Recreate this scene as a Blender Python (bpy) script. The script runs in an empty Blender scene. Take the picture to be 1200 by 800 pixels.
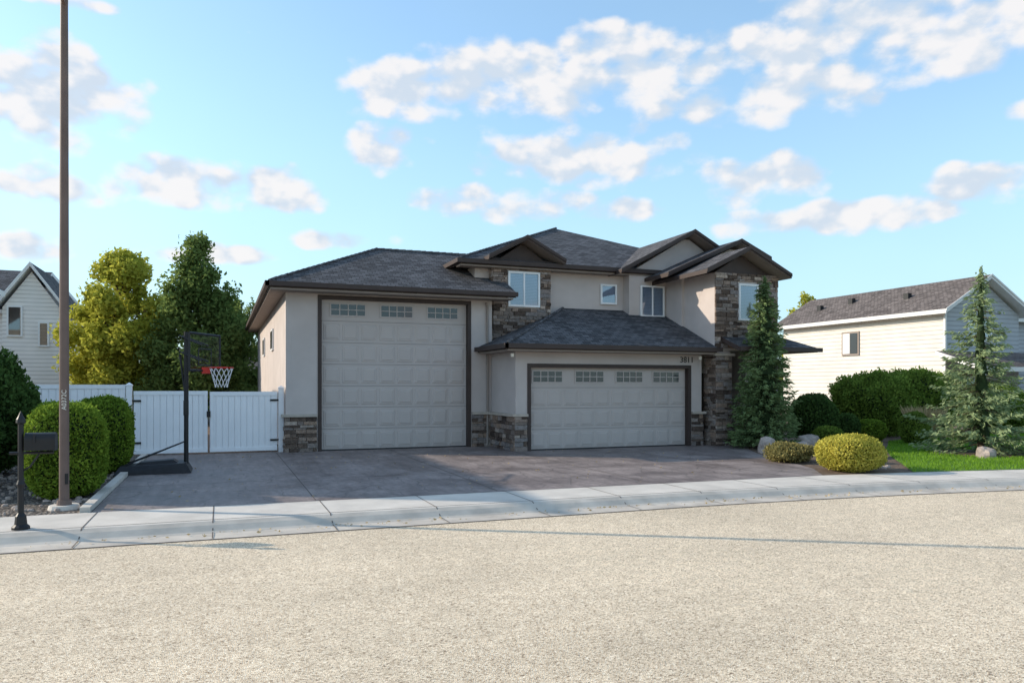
import bpy, math, random
import numpy as np
from mathutils import Vector
random.seed(7); rng=np.random.default_rng(7)
S=bpy.context.scene
S.view_settings.view_transform='Standard'; S.view_settings.look='None'; S.view_settings.exposure=0

# ---------------------------------------------------------------- materials
MATS={}
def newmat(name):
    m=bpy.data.materials.new(name); m.use_nodes=True
    nt=m.node_tree; nt.nodes.clear()
    out=nt.nodes.new('ShaderNodeOutputMaterial')
    MATS[name]=m
    return m,nt,out
def N(nt,t,**k):
    n=nt.nodes.new(t)
    for a,b in k.items():
        if a in n.inputs: n.inputs[a].default_value=b
        else: setattr(n,a,b)
    return n
def L(nt,a,b): nt.links.new(a,b)
def math_(nt,op,a,b=None,c=None):
    n=nt.nodes.new('ShaderNodeMath'); n.operation=op
    for i,v in enumerate((a,b,c)):
        if v is None: continue
        if isinstance(v,(int,float)): n.inputs[i].default_value=v
        else: nt.links.new(v,n.inputs[i])
    return n.outputs[0]
def mixc(nt,f,a,b,mode='MIX'):
    n=nt.nodes.new('ShaderNodeMix'); n.data_type='RGBA'; n.blend_type=mode
    for i,v in ((0,f),(6,a),(7,b)):
        if isinstance(v,(int,float)): n.inputs[i].default_value=v
        elif isinstance(v,tuple): n.inputs[i].default_value=(v+(1,))[:4]
        else: nt.links.new(v,n.inputs[i])
    return n.outputs[2]
def noise(nt,vec,scale,detail=3,rough=.55):
    n=N(nt,'ShaderNodeTexNoise'); n.inputs['Scale'].default_value=scale
    n.inputs['Detail'].default_value=detail; n.inputs['Roughness'].default_value=rough
    if vec is not None: L(nt,vec,n.inputs['Vector'])
    return n.outputs['Fac']
def obj(nt): return N(nt,'ShaderNodeTexCoord').outputs['Object']
def uvo(nt): return N(nt,'ShaderNodeTexCoord').outputs['UV']
def rng_(nt,v,a,b,c,d,smooth=False):
    n=nt.nodes.new('ShaderNodeMapRange'); 
    if smooth: n.interpolation_type='SMOOTHSTEP'
    nt.links.new(v,n.inputs[0])
    for i,x in enumerate((a,b,c,d)): n.inputs[i+1].default_value=x
    return n.outputs[0]
def finish(nt,out,col,rough=.8,height=None,bd=.01,bs=.5,spec=.3,metal=0):
    p=N(nt,'ShaderNodeBsdfPrincipled')
    if isinstance(col,tuple): p.inputs['Base Color'].default_value=(col+(1,))[:4]
    else: L(nt,col,p.inputs['Base Color'])
    if isinstance(rough,(int,float)): p.inputs['Roughness'].default_value=rough
    else: L(nt,rough,p.inputs['Roughness'])
    p.inputs['Specular IOR Level'].default_value=spec
    p.inputs['Metallic'].default_value=metal
    if height is not None:
        b=N(nt,'ShaderNodeBump'); b.inputs['Strength'].default_value=bs; b.inputs['Distance'].default_value=bd
        L(nt,height,b.inputs['Height']); L(nt,b.outputs[0],p.inputs['Normal'])
    L(nt,p.outputs[0],out.inputs[0])
def simple(name,base,rough=.8,var=.12,scale=3,bump=.004,bscale=60,spec=.3,metal=0):
    m,nt,out=newmat(name); o=obj(nt)
    f=noise(nt,o,scale,3); f2=rng_(nt,f,.3,.7,1-var,1+var)
    c=mixc(nt,1.0,base,f2,'MULTIPLY')
    finish(nt,out,c,rough,noise(nt,o,bscale,1) if bump>0 else None,bump,.5,spec,metal)
    return m
simple('stucco',(.53,.465,.435),.92,.08,1.2,.008,80)
simple('door_paint',(.49,.43,.40),.6,.03,2,0)
simple('door_seam',(.10,.09,.085),.8,.1,3,0)
simple('brown_trim',(.055,.038,.033),.55,.1,3,0)
simple('soffit',(.30,.25,.22),.8,.05,3,0)
simple('cap_stone',(.46,.40,.34),.85,.1,5)
simple('white_vinyl',(.84,.84,.86),.45,.03,2,0)
simple('white_frame',(.80,.80,.80),.4,.02,3,0)
simple('blind',(.62,.64,.68),.6,.03,3,0)
simple('black_metal',(.018,.018,.02),.45,.1,3,0)
simple('black_plastic',(.02,.02,.023),.55,.2,8,0)
simple('pole_paint',(.15,.105,.09),.6,.15,2,0)
simple('red_metal',(.55,.03,.02),.4,.05,3,0)
simple('net',(.8,.8,.82),.8,.1,3,0)
simple('concrete',(.60,.545,.485),.85,.13,1.6,.003,120)
simple('gutter_concrete',(.50,.445,.385),.85,.2,2.2,.004,120)
simple('joint',(.12,.10,.09),.9,.1,3,0)
simple('bark',(.09,.065,.045),.95,.3,8,.02,30)
simple('rock',(.38,.31,.27),.9,.35,5,.02,14)
simple('door_dark',(.06,.035,.025),.5,.1,3,0)
simple('number',(.015,.013,.012),.5,.1,3,0)
simple('label',(.7,.68,.62),.6,.1,3,0)
simple('siding_trim',(.72,.71,.69),.6,.05,3,0)
simple('lamp_lens',(.8,.75,.65),.5,.05,3,0)

m,nt,out=newmat('chipseal'); o=obj(nt)
v=N(nt,'ShaderNodeTexVoronoi'); v.inputs['Scale'].default_value=95; L(nt,o,v.inputs['Vector'])
sp=N(nt,'ShaderNodeSeparateColor'); L(nt,v.outputs['Color'],sp.inputs[0])
r=N(nt,'ShaderNodeValToRGB'); L(nt,sp.outputs[0],r.inputs[0])
e=r.color_ramp.elements; e[0].position=0; e[0].color=(.20,.14,.095,1); e[1].position=1; e[1].color=(.97,.84,.66,1)
for p,c in ((.14,(.50,.385,.27,1)),(.5,(.73,.585,.42,1)),(.8,(.84,.69,.51,1))):
    q=e.new(p); q.color=c
big=rng_(nt,noise(nt,o,.35,3),.3,.7,.90,1.07); med=rng_(nt,noise(nt,o,7,3,.7),.3,.7,.88,1.10)
mp=N(nt,'ShaderNodeMapping'); mp.inputs['Scale'].default_value=(.05,1.2,1); L(nt,o,mp.inputs[0])
st=rng_(nt,noise(nt,mp.outputs[0],1,2),.3,.7,.95,1.04)
c=mixc(nt,1.0,r.outputs[0],math_(nt,'MULTIPLY',math_(nt,'MULTIPLY',big,med),st),'MULTIPLY')
finish(nt,out,c,.9,v.outputs['Distance'],.007,.6,.2)

m,nt,out=newmat('stamped_concrete'); o=obj(nt)
f=rng_(nt,noise(nt,o,.9,5,.65),.3,.7,0,1,True)
c=mixc(nt,f,(.155,.122,.114),(.29,.238,.222))
mp=N(nt,'ShaderNodeMapping'); mp.inputs['Scale'].default_value=(3.5,.5,1); L(nt,o,mp.inputs[0])
f2=noise(nt,o,9,4,.7); f3=noise(nt,mp.outputs[0],1.5,4,.7)
c=mixc(nt,1.0,c,math_(nt,'MULTIPLY',rng_(nt,f2,.3,.7,.75,1.22),rng_(nt,f3,.35,.7,.82,1.18)),'MULTIPLY')
wv=N(nt,'ShaderNodeVectorMath'); wv.operation='ADD'; L(nt,o,wv.inputs[0])
nz=N(nt,'ShaderNodeTexNoise'); nz.inputs['Scale'].default_value=2.5; nz.inputs['Detail'].default_value=2; L(nt,o,nz.inputs['Vector'])
sc=N(nt,'ShaderNodeVectorMath'); sc.operation='SCALE'; sc.inputs[3].default_value=.18; L(nt,nz.outputs['Color'],sc.inputs[0]); L(nt,sc.outputs[0],wv.inputs[1])
ve=N(nt,'ShaderNodeTexVoronoi'); ve.feature='DISTANCE_TO_EDGE'; ve.inputs['Scale'].default_value=1.5; L(nt,wv.outputs[0],ve.inputs['Vector'])
ln=rng_(nt,ve.outputs['Distance'],0,.03,.68,1)
c=mixc(nt,1.0,c,ln,'MULTIPLY')
h=math_(nt,'ADD',f2,ln)
finish(nt,out,c,rng_(nt,f,0,1,.48,.7),h,.012,.4,.4)

def shingle(name,a,b):
    m,nt,out=newmat(name); u=uvo(nt); o=obj(nt)
    br=N(nt,'ShaderNodeTexBrick'); L(nt,u,br.inputs['Vector'])
    br.inputs['Color1'].default_value=a+(1,); br.inputs['Color2'].default_value=b+(1,)
    br.inputs['Mortar'].default_value=tuple(x*.35 for x in a)+(1,)
    br.inputs['Scale'].default_value=1; br.inputs['Mortar Size'].default_value=.008
    br.inputs['Brick Width'].default_value=.22; br.inputs['Row Height'].default_value=.14; br.inputs['Bias'].default_value=0
    f=rng_(nt,noise(nt,o,1.3,4),.3,.7,.8,1.2); f2=rng_(nt,noise(nt,o,60,1),.3,.7,.7,1.35)
    c=mixc(nt,1.0,br.outputs[0],math_(nt,'MULTIPLY',f,f2),'MULTIPLY')
    h=math_(nt,'SUBTRACT',rng_(nt,f2,.7,1.35,0,.2),br.outputs['Fac'])
    finish(nt,out,c,.9,h,.02,.6,.25)
shingle('shingle',(.055,.053,.057),(.13,.125,.132))
shingle('shingle_brown',(.10,.082,.076),(.19,.16,.15))

def siding(name,col):
    m,nt,out=newmat(name); u=uvo(nt)
    s=N(nt,'ShaderNodeSeparateXYZ'); L(nt,u,s.inputs[0])
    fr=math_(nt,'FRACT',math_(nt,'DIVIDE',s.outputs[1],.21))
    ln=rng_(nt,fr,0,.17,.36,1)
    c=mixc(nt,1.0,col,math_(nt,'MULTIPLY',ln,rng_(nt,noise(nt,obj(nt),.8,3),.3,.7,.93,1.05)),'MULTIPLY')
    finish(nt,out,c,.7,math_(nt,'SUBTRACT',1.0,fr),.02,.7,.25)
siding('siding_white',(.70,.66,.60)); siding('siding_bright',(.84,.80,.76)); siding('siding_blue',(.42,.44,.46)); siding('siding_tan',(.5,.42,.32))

m,nt,out=newmat('ledgestone'); o=obj(nt)
at=N(nt,'ShaderNodeAttribute'); at.attribute_name='rnd'
r=N(nt,'ShaderNodeValToRGB'); L(nt,at.outputs['Fac'],r.inputs[0]); e=r.color_ramp.elements
e[0].color=(.07,.050,.042,1); e[1].color=(.46,.37,.31,1)
for p,c in ((.25,(.16,.115,.09,1)),(.45,(.24,.20,.18,1)),(.65,(.31,.215,.16,1)),(.85,(.22,.195,.19,1))):
    q=e.new(p); q.color=c
c=mixc(nt,1.0,r.outputs[0],rng_(nt,noise(nt,o,14,4,.7),.3,.7,.6,1.35),'MULTIPLY')
finish(nt,out,c,.9,noise(nt,o,30,3,.7),.02,.8,.2)

m,nt,out=newmat('window_glass')
g=N(nt,'ShaderNodeBsdfGlossy'); g.inputs['Roughness'].default_value=.03; g.inputs['Color'].default_value=(.85,.92,1,1)
t=N(nt,'ShaderNodeBsdfTransparent'); t.inputs[0].default_value=(.58,.70,.84,1)
fz=N(nt,'ShaderNodeFresnel'); fz.inputs[0].default_value=1.5
mx=N(nt,'ShaderNodeMixShader'); L(nt,math_(nt,'ADD',math_(nt,'MULTIPLY',fz.outputs[0],1.5),.12),mx.inputs[0]); L(nt,t.outputs[0],mx.inputs[1]); L(nt,g.outputs[0],mx.inputs[2]); L(nt,mx.outputs[0],out.inputs[0])
m,nt,out=newmat('dark_glass')
finish(nt,out,(.02,.025,.035),.06,spec=.8)
m,nt,out=newmat('acrylic')
g=N(nt,'ShaderNodeBsdfGlossy'); g.inputs['Roughness'].default_value=.1
t=N(nt,'ShaderNodeBsdfTransparent'); mx=N(nt,'ShaderNodeMixShader'); mx.inputs[0].default_value=.12
L(nt,t.outputs[0],mx.inputs[1]); L(nt,g.outputs[0],mx.inputs[2]); L(nt,mx.outputs[0],out.inputs[0])

def foliage(name,dark,light,tr=.3,cl=1.5):
    m,nt,out=newmat(name); o=obj(nt)
    at=N(nt,'ShaderNodeAttribute'); at.attribute_name='rnd'
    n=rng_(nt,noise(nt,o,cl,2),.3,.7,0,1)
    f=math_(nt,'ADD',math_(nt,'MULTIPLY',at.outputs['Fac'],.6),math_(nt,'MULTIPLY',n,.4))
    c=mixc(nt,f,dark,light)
    p=N(nt,'ShaderNodeBsdfDiffuse'); L(nt,c,p.inputs['Color'])
    tt=N(nt,'ShaderNodeBsdfTranslucent'); L(nt,c,tt.inputs[0])
    mx=N(nt,'ShaderNodeMixShader'); mx.inputs[0].default_value=tr
    L(nt,p.outputs[0],mx.inputs[1]); L(nt,tt.outputs[0],mx.inputs[2]); L(nt,mx.outputs[0],out.inputs[0])
foliage('leaf_green',(.06,.11,.02),(.28,.38,.07),.4)
foliage('leaf_tree',(.07,.12,.03),(.30,.38,.12),.45,.8)
foliage('leaf_box',(.06,.12,.015),(.32,.44,.06),.35,3)
foliage('leaf_dark',(.03,.065,.02),(.12,.20,.055))
foliage('leaf_yellow',(.24,.27,.03),(.70,.66,.12),.45,.6)
foliage('leaf_gold',(.30,.30,.04),(.80,.70,.16),.35,3)
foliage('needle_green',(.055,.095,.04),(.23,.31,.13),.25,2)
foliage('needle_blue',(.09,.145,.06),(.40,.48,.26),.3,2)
foliage('grass_blade',(.08,.18,.012),(.30,.50,.06),.4,1)
foliage('straw',(.3,.22,.1),(.65,.5,.3),.3,1)
foliage('twig_brown',(.15,.13,.05),(.40,.35,.14),.3,3)
foliage('leaf_red',(.10,.03,.03),(.30,.12,.09),.3,3)
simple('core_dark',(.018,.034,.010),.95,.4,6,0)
simple('lawn_ground',(.10,.19,.03),.95,.25,3,.02,60)
simple('mulch',(.15,.105,.075),.95,.4,6,.04,45)
simple('field',(.14,.15,.07),.95,.3,.3,.05,4)
m,nt,out=newmat('gravel_bed'); o=obj(nt)
v=N(nt,'ShaderNodeTexVoronoi'); v.inputs['Scale'].default_value=22; L(nt,o,v.inputs['Vector'])
sp=N(nt,'ShaderNodeSeparateColor'); L(nt,v.outputs['Color'],sp.inputs[0])
c=mixc(nt,sp.outputs[0],(.13,.10,.085),(.46,.40,.35))
c=mixc(nt,1.0,c,rng_(nt,v.outputs['Distance'],0,.6,1.15,.3),'MULTIPLY')
finish(nt,out,c,.9,math_(nt,'SUBTRACT',1.0,v.outputs['Distance']),.04,.9,.2)

# ---------------------------------------------------------------- mesh helpers
def empty(name):
    e=bpy.data.objects.new(name,None); S.collection.objects.link(e); return e
class MB:
    def __init__(s): s.v=[];s.f=[];s.m=[];s.r=[];s.mats=[]
    def mi(s,m):
        if m not in s.mats: s.mats.append(m)
        return s.mats.index(m)
    def poly(s,pts,m,r=.5):
        i=len(s.v); s.v+= [tuple(p) for p in pts]; s.f.append(tuple(range(i,i+len(pts)))); s.m.append(s.mi(m)); s.r.append(r)
    def box(s,x0,x1,y0,y1,z0,z1,m,r=.5):
        s.hexa([(x0,y0,z0),(x1,y0,z0),(x1,y1,z0),(x0,y1,z0)],[(x0,y0,z1),(x1,y0,z1),(x1,y1,z1),(x0,y1,z1)],m,r)
    def hexa(s,b,t,m,r=.5,mt=None,ms=None):
        n=len(b)
        s.poly(b[::-1],m,r); s.poly(t,mt or m,r)
        for i in range(n):
            j=(i+1)%n; s.poly([b[i],b[j],t[j],t[i]],ms or m,r)
    def slab(s,top,th,mt,medge,mbot=None):
        b=[(p[0],p[1],p[2]-th) for p in top]
        a=Vector(top[1])-Vector(top[0]); c=Vector(top[2])-Vector(top[1])
        if a.cross(c).z<0: top=top[::-1]; b=b[::-1]
        s.hexa(b,top,mbot or medge,.5,mt,medge)
    def tube(s,pts,rad,m,n=10,cap=True):
        pts=[Vector(p) for p in pts]
        if isinstance(rad,(int,float)): rad=[rad]*len(pts)
        rings=[]
        for i,p in enumerate(pts):
            d=(pts[min(i+1,len(pts)-1)]-pts[max(i-1,0)]).normalized()
            a=Vector((1,0,0)) if abs(d.x)<.8 else Vector((0,1,0))
            u=d.cross(a).normalized(); w=d.cross(u)
            rings.append([p+rad[i]*(math.cos(2*math.pi*k/n)*u+math.sin(2*math.pi*k/n)*w) for k in range(n)])
        for i in range(len(rings)-1):
            for k in range(n):
                j=(k+1)%n; s.poly([rings[i][k],rings[i][j],rings[i+1][j],rings[i+1][k]],m)
        if cap: s.poly(rings[0][::-1],m); s.poly(rings[-1],m)
    def build(s,name,parent=None,smooth=False):
        me=bpy.data.meshes.new(name); me.from_pydata(s.v,[],s.f)
        for m in s.mats: me.materials.append(MATS[m])
        me.polygons.foreach_set('material_index',s.m)
        a=me.attributes.new('rnd','FLOAT','FACE'); a.data.foreach_set('value',s.r)
        uv=me.uv_layers.new(name='UVMap'); me.update()
        for p in me.polygons:
            n=p.normal
            if abs(n.z)>.98: t=Vector((1,0,0)); b=Vector((0,1,0))
            else: t=Vector((0,0,1)).cross(n).normalized(); b=n.cross(t)
            for li in p.loop_indices:
                co=me.vertices[me.loops[li].vertex_index].co
                uv.data[li].uv=(co.dot(t),co.dot(b))
        if smooth: me.polygons.foreach_set('use_smooth',[True]*len(s.f))
        o=bpy.data.objects.new(name,me); S.collection.objects.link(o)
        if parent: o.parent=parent
        return o
def quads(name,C,size,aspect,mat,parent=None,D=None,rv=None):
    n=len(C); 
    if D is None: D=rng.normal(size=(n,3))
    D=D/np.linalg.norm(D,axis=1,keepdims=True)
    W=np.cross(D,rng.normal(size=(n,3))); W/=np.linalg.norm(W,axis=1,keepdims=True)+1e-9
    s=(size*(.6+.8*rng.random(n)))[:,None]
    U=D*s; V=W*s*aspect
    co=np.stack([C-U,C+V-U*.1,C+U,C-V-U*.1],1).reshape(-1,3).astype(np.float32)
    me=bpy.data.meshes.new(name); me.vertices.add(4*n); me.vertices.foreach_set('co',co.ravel())
    me.loops.add(4*n); me.loops.foreach_set('vertex_index',np.arange(4*n,dtype=np.int32))
    me.polygons.add(n); me.polygons.foreach_set('loop_start',np.arange(0,4*n,4,dtype=np.int32)); me.polygons.foreach_set('loop_total',np.full(n,4,dtype=np.int32))
    me.update(calc_edges=True)
    a=me.attributes.new('rnd','FLOAT','FACE'); a.data.foreach_set('value',(rng.random(n) if rv is None else rv).astype(np.float32))
    me.materials.append(MATS[mat])
    o=bpy.data.objects.new(name,me); S.collection.objects.link(o)
    if parent: o.parent=parent
    return o
def lumpf(seed,fr=3.0,k=7):
    r=np.random.default_rng(seed); W=r.normal(size=(k,3))*fr; P=r.random(k)*6.28
    return lambda d: np.sin(d@W.T+P).mean(axis=1)*1.6
def blob(mb,c,rad,lf,amp,pw,mat,scale=1.0,nu=20,nv=12):
    def pt(d):
        d=np.array(d); q=(np.abs(d[0])**pw+np.abs(d[1])**pw+np.abs(d[2])**pw)**(-1/pw)
        f=q*(1+amp*lf(d[None])[0])*scale
        return (c[0]+d[0]*rad[0]*f,c[1]+d[1]*rad[1]*f,c[2]+d[2]*rad[2]*f)
    g=[[pt((math.cos(2*math.pi*i/nu)*math.sin(math.pi*j/nv),math.sin(2*math.pi*i/nu)*math.sin(math.pi*j/nv),math.cos(math.pi*j/nv))) for i in range(nu)] for j in range(nv+1)]
    for j in range(nv):
        for i in range(nu):
            k=(i+1)%nu; mb.poly([g[j][i],g[j+1][i],g[j+1][k],g[j][k]],mat)
def bush(name,x,y,rx,ry,h,n,leaf,mat,pw=2.4,amp=.10,seed=1,fr=3,spiky=0):
    P=empty(name); lf=lumpf(seed,fr); mb=MB(); c=(x,y,h*.5)
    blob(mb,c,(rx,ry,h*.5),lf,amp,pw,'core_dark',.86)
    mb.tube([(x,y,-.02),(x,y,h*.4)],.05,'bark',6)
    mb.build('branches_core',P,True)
    d=rng.normal(size=(n,3)); d/=np.linalg.norm(d,axis=1,keepdims=True)
    q=(np.abs(d)**pw).sum(1)**(-1/pw)
    f=q*(1+amp*lf(d))*(1-.14*rng.random(n)**1.5+.05*(rng.random(n)<.06)+spiky*rng.random(n)**4)
    C=np.array(c)+d*np.array((rx,ry,h*.5))*f[:,None]
    C[:,2]=np.maximum(C[:,2],.02)
    quads('leaves',C,leaf,.5,mat,P,D=d*.6+rng.normal(size=(n,3))*.7+np.array((0,0,.3)))
    return P
def tree(name,x,y,h,r,n,leaf,mat,seed=1,base=.25,clumps=40,trunk=.16,shape='oval'):
    P=empty(name); R=np.random.default_rng(seed); mb=MB()
    mb.tube([(x,y,-.02),(x+.05,y,h*.3),(x-.05,y+.05,h*.6),(x,y,h*.93)],[trunk,trunk*.75,trunk*.45,.02],'bark',8)
    cs=[];rs=[]
    for i in range(clumps):
        t=R.random(); z=h*(base+(1-base)*t)
        prof=math.sin(math.pi*min(1,.12+.85*t))**.7 if shape=='oval' else (1-t)**.75*1.05+.06
        a=R.random()*6.28; rr=r*prof*(R.random()**.5)*1.0
        c=np.array((x+math.cos(a)*rr,y+math.sin(a)*rr,z-r*.08)); cs.append(c); rs.append(r*(.13+.16*R.random())*(.6+.4*prof))
        mb.tube([(x,y,max(h*.2,z-.35*rr-h*.12)),tuple((np.array((x,y,z-.1*h))+c)/2),tuple(c)],[trunk*.3,trunk*.2,.012],'bark',5)
    mb.build('trunk',P)
    w=np.array(rs)**2; w/=w.sum(); idx=R.choice(clumps,size=n,p=w)
    d=R.normal(size=(n,3)); d/=np.linalg.norm(d,axis=1,keepdims=True)
    C=np.array(cs)[idx]+d*np.array(rs)[idx][:,None]*(R.random(n)**.5*(1+.35*np.abs(R.normal(size=n))))[:,None]*np.array((1,1,1.05))
    rv=np.clip(R.random(n)*.6+.4*R.random(clumps)[idx],0,1)
    quads('leaves',C,leaf,.55,mat,P,rv=rv)
    return P
def spruce(name,x,y,h,r,mat,seed=1,lev=46,per=15,need=.07,base=.08,pw=.85,irr=.15,fill=.5,dens=1):
    P=empty(name); R=np.random.default_rng(seed); mb=MB()
    mb.tube([(x,y,-.02),(x,y,h*.5),(x,y,h)],[.09,.05,.008],'bark',8)
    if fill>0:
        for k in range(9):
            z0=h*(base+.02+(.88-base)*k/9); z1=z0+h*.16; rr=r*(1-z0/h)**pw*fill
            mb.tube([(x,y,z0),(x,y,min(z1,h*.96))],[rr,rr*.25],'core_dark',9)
    Cs=[];Ds=[];rv=[]
    for l in range(lev):
        t=l/lev; z=h*(base+(1-base)*t)
        for b in range(max(5,int(per*(1-t*.5)))):
            a=R.random()*6.283; Lb=r*(1-t)**pw*(1+irr*R.normal())+.04
            zz=z+R.normal()*.03; dirv=np.array((math.cos(a),math.sin(a),0)); br=R.random()
            m=max(2,int(Lb/.07*dens))
            for k in range(m):
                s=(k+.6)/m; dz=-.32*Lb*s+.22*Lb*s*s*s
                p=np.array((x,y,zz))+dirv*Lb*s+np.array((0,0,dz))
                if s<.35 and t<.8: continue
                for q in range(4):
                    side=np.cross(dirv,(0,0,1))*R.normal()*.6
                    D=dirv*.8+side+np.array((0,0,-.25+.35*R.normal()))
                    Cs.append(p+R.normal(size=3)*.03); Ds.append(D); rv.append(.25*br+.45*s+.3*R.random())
            if b%4==0 and Lb>.3:
                mb.tube([(x,y,zz),tuple(np.array((x,y,zz))+dirv*Lb*.8+np.array((0,0,-.2*Lb)))],[.015,.006],'bark',4,False)
    mb.build('trunk',P)
    for k in range(60):
        Cs.append(np.array((x,y,h-.25+k*.006))+R.normal(size=3)*.02); Ds.append(np.array((R.normal()*.4,R.normal()*.4,1))); rv.append(.7)
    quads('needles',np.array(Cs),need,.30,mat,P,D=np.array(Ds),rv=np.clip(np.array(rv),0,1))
    return P

# ---------------------------------------------------------------- terrain / street
def yk(x): 
    return 10.3 if x<6 else 10.3-.01*(min(x,30)-6)**2-(.48*(x-30) if x>30 else 0)
xs=[-70,-40,-20]+[i*1.0 for i in range(-15,40)]+[45,55,70]
mb=MB(); mb.poly([(-900,-900,-.17),(900,-900,-.17),(900,900,-.17),(-900,900,-.17)],'field'); mb.build('ground')
mb=MB()
for a,b in zip(xs[:-1],xs[1:]):
    mb.poly([(a,-45,-.12),(b,-45,-.12),(b,yk(b)-.0,-.12),(a,yk(a),-.12)],'chipseal')
mb.build('street')
mb=MB()
prof=[(-.42,-.112,'gutter_concrete'),(0,-.118,'gutter_concrete'),(.06,-.10,'gutter_concrete'),(.16,-.04,'gutter_concrete'),(.26,-.004,'concrete'),(.34,0.0,'concrete')]
for a,b in zip(xs[:-1],xs[1:]):
    for (o0,z0,m0),(o1,z1,m1) in zip(prof[:-1],prof[1:]):
        mb.poly([(a,yk(a)+o0,z0),(b,yk(b)+o0,z0),(b,yk(b)+o1,z1),(a,yk(a)+o1,z1)],m0)
    mb.poly([(a,yk(a)-.435,-.114),(b,yk(b)-.435,-.114),(b,yk(b)-.42,-.109),(a,yk(a)-.42,-.109)],'joint')
mb.build('kerb',None,True)
mb=MB()
for a,b in zip(xs[:-1],xs[1:]):
    mb.poly([(a,yk(a)+.345,0),(b,yk(b)+.345,0),(b,yk(b)+1.55,0),(a,yk(a)+1.55,0)],'concrete')
x=-30.1
while x<40:
    mb.poly([(x,yk(x)-.40,-.105),(x+.014,yk(x)-.40,-.105),(x+.014,yk(x)+.03,-.105),(x,yk(x)+.03,-.105)],'joint')
    mb.poly([(x,yk(x)+.06,-.094),(x+.014,yk(x)+.06,-.094),(x+.014,yk(x)+.26,.002),(x,yk(x)+.26,.002)],'joint')
    mb.poly([(x,yk(x)+.26,.004),(x+.014,yk(x)+.26,.004),(x+.014,yk(x)+1.55,.004),(x,yk(x)+1.55,.004)],'joint'); x+=1.5
for a,b in zip(xs[:-1],xs[1:]):
    mb.poly([(a,yk(a)+.335,.0025),(b,yk(b)+.335,.0025),(b,yk(b)+.35,.0025),(a,yk(a)+.35,.0025)],'joint')
mb.build('sidewalk')
mb=MB()
for a,b in zip(xs[:-1],xs[1:]):
    mb.poly([(a,yk(a)+1.54,-.008),(b,yk(b)+1.54,-.008),(b,160,-.008),(a,160,-.008)],'gravel_bed' if a<-1.6 else 'mulch')
mb.build('garden_soil')
mb=MB()
mb.poly([(-1.67,yk(0)+1.552,.002),(11.0,yk(11)+1.552,.002),(11.7,12.6,.002),(12.4,14.4,.002),(13.0,16.0,.002),(13.6,17.1,.002),(14.4,18.1,.002),(15.6,19.9,.002),(13.0,21.5,.002),(2,21.5,.002),(1.7,20.95,.002),(-1.67,20.95,.002)],'stamped_concrete')
for X in (1.35,4.3,7.25,10.2):
    mb.poly([(X,11.86,.006),(X+.016,11.86,.006),(X+.016,20.6 if X<7 else 18.7,.006),(X,20.6 if X<7 else 18.7,.006)],'joint')
for Y,xr in ((14.6,12.4),(17.5,13.7)):
    mb.poly([(-1.65,Y,.0065),(xr,Y,.0065),(xr,Y+.016,.0065),(-1.65,Y+.016,.0065)],'joint')
mb.build('driveway')
mb=MB(); mb.box(-1.82,-1.69,11.9,20.8,-.01,.07,'concrete'); mb.build('garden_edging')
LP=[(13.1,yk(13.1)+1.56),(14.2,12.6),(15.6,14.2),(17.0,15.6),(19.5,17.8),(24,19.4),(34,19.2),(38,12),(36,yk(36)+1.6),(30,yk(30)+1.6),(25,yk(25)+1.56),(20,yk(20)+1.56),(16,yk(16)+1.56)]
LW=empty('lawn'); mb=MB(); mb.poly([(a,b,.004) for a,b in LP],'lawn_ground'); mb.build('turf',LW)
def inside(px,py):
    c=np.zeros(len(px),bool); n=len(LP)
    for i in range(n):
        x1,y1=LP[i]; x2,y2=LP[(i+1)%n]
        cond=((y1>py)!=(y2>py))&(px<(x2-x1)*(py-y1)/((y2-y1)+1e-9)+x1); c^=cond
    return c
px=rng.uniform(13,30,130000); py=rng.uniform(5,19.4,130000); k=inside(px,py)&((px-18.3)**2+(py-13.9)**2>1.2); px=px[k];py=py[k]
C=np.stack([px,py,np.full(len(px),.03)],1); D=rng.normal(size=C.shape)*.35+np.array((0,0,1))
quads('grass_blades',C,.038,.16,'grass_blade',LW,D=D)
mb=MB(); mb.poly([(18.3+1.25*math.cos(a)*(1+.1*math.sin(3*a)),13.8+1.15*math.sin(a),.009) for a in np.linspace(0,6.28,24)[:-1]],'mulch'); mb.build('mulch_bed')

def rock(name,items,mat='rock'):
    mb=MB()
    for (x,y,r,hh,sd) in items:
        blob(mb,(x,y,hh*.3),(r,r*.8,hh*.7),lumpf(sd,2.6),.34,3.2,mat,1,12,8)
    return mb.build(name)
rock('boulder',[(18.9,12.6,.40,.58,3)]); rock('boulder',[(19.6,12.9,.27,.34,4)]); rock('boulder',[(17.4,13.0,.22,.25,5)]); rock('boulder',[(20.2,13.4,.3,.3,25)])
rock('boulder',[(12.9,15.2,.26,.30,6)]); rock('boulder',[(13.5,16.1,.25,.34,7)]); rock('boulder',[(12.5,14.6,.22,.20,8)]); rock('boulder',[(14.2,15.8,.24,.26,9)]); rock('boulder',[(15.2,16.6,.28,.34,10)])
items=[]
for i in range(420):
    items.append((random.uniform(-4.2,-1.9),random.uniform(11.95,20),random.uniform(.02,.06),random.uniform(.03,.07),i))
mb=MB()
for (x,y,r,hh,sd) in items: blob(mb,(x,y,.0),(r,r*.8,hh*.6),lumpf(sd,2),.2,2.5,'rock',1,6,4)
for i in range(400):
    x=random.uniform(12.2,17); y=random.uniform(12.0,18); 
    if y< x*.95+.2 and y>x-1.2: blob(mb,(x,y,0),(.05,.04,.03),lumpf(i,2),.2,2.5,'rock',random.uniform(.5,1.8),6,4)
mb.build('river_rocks')
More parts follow.
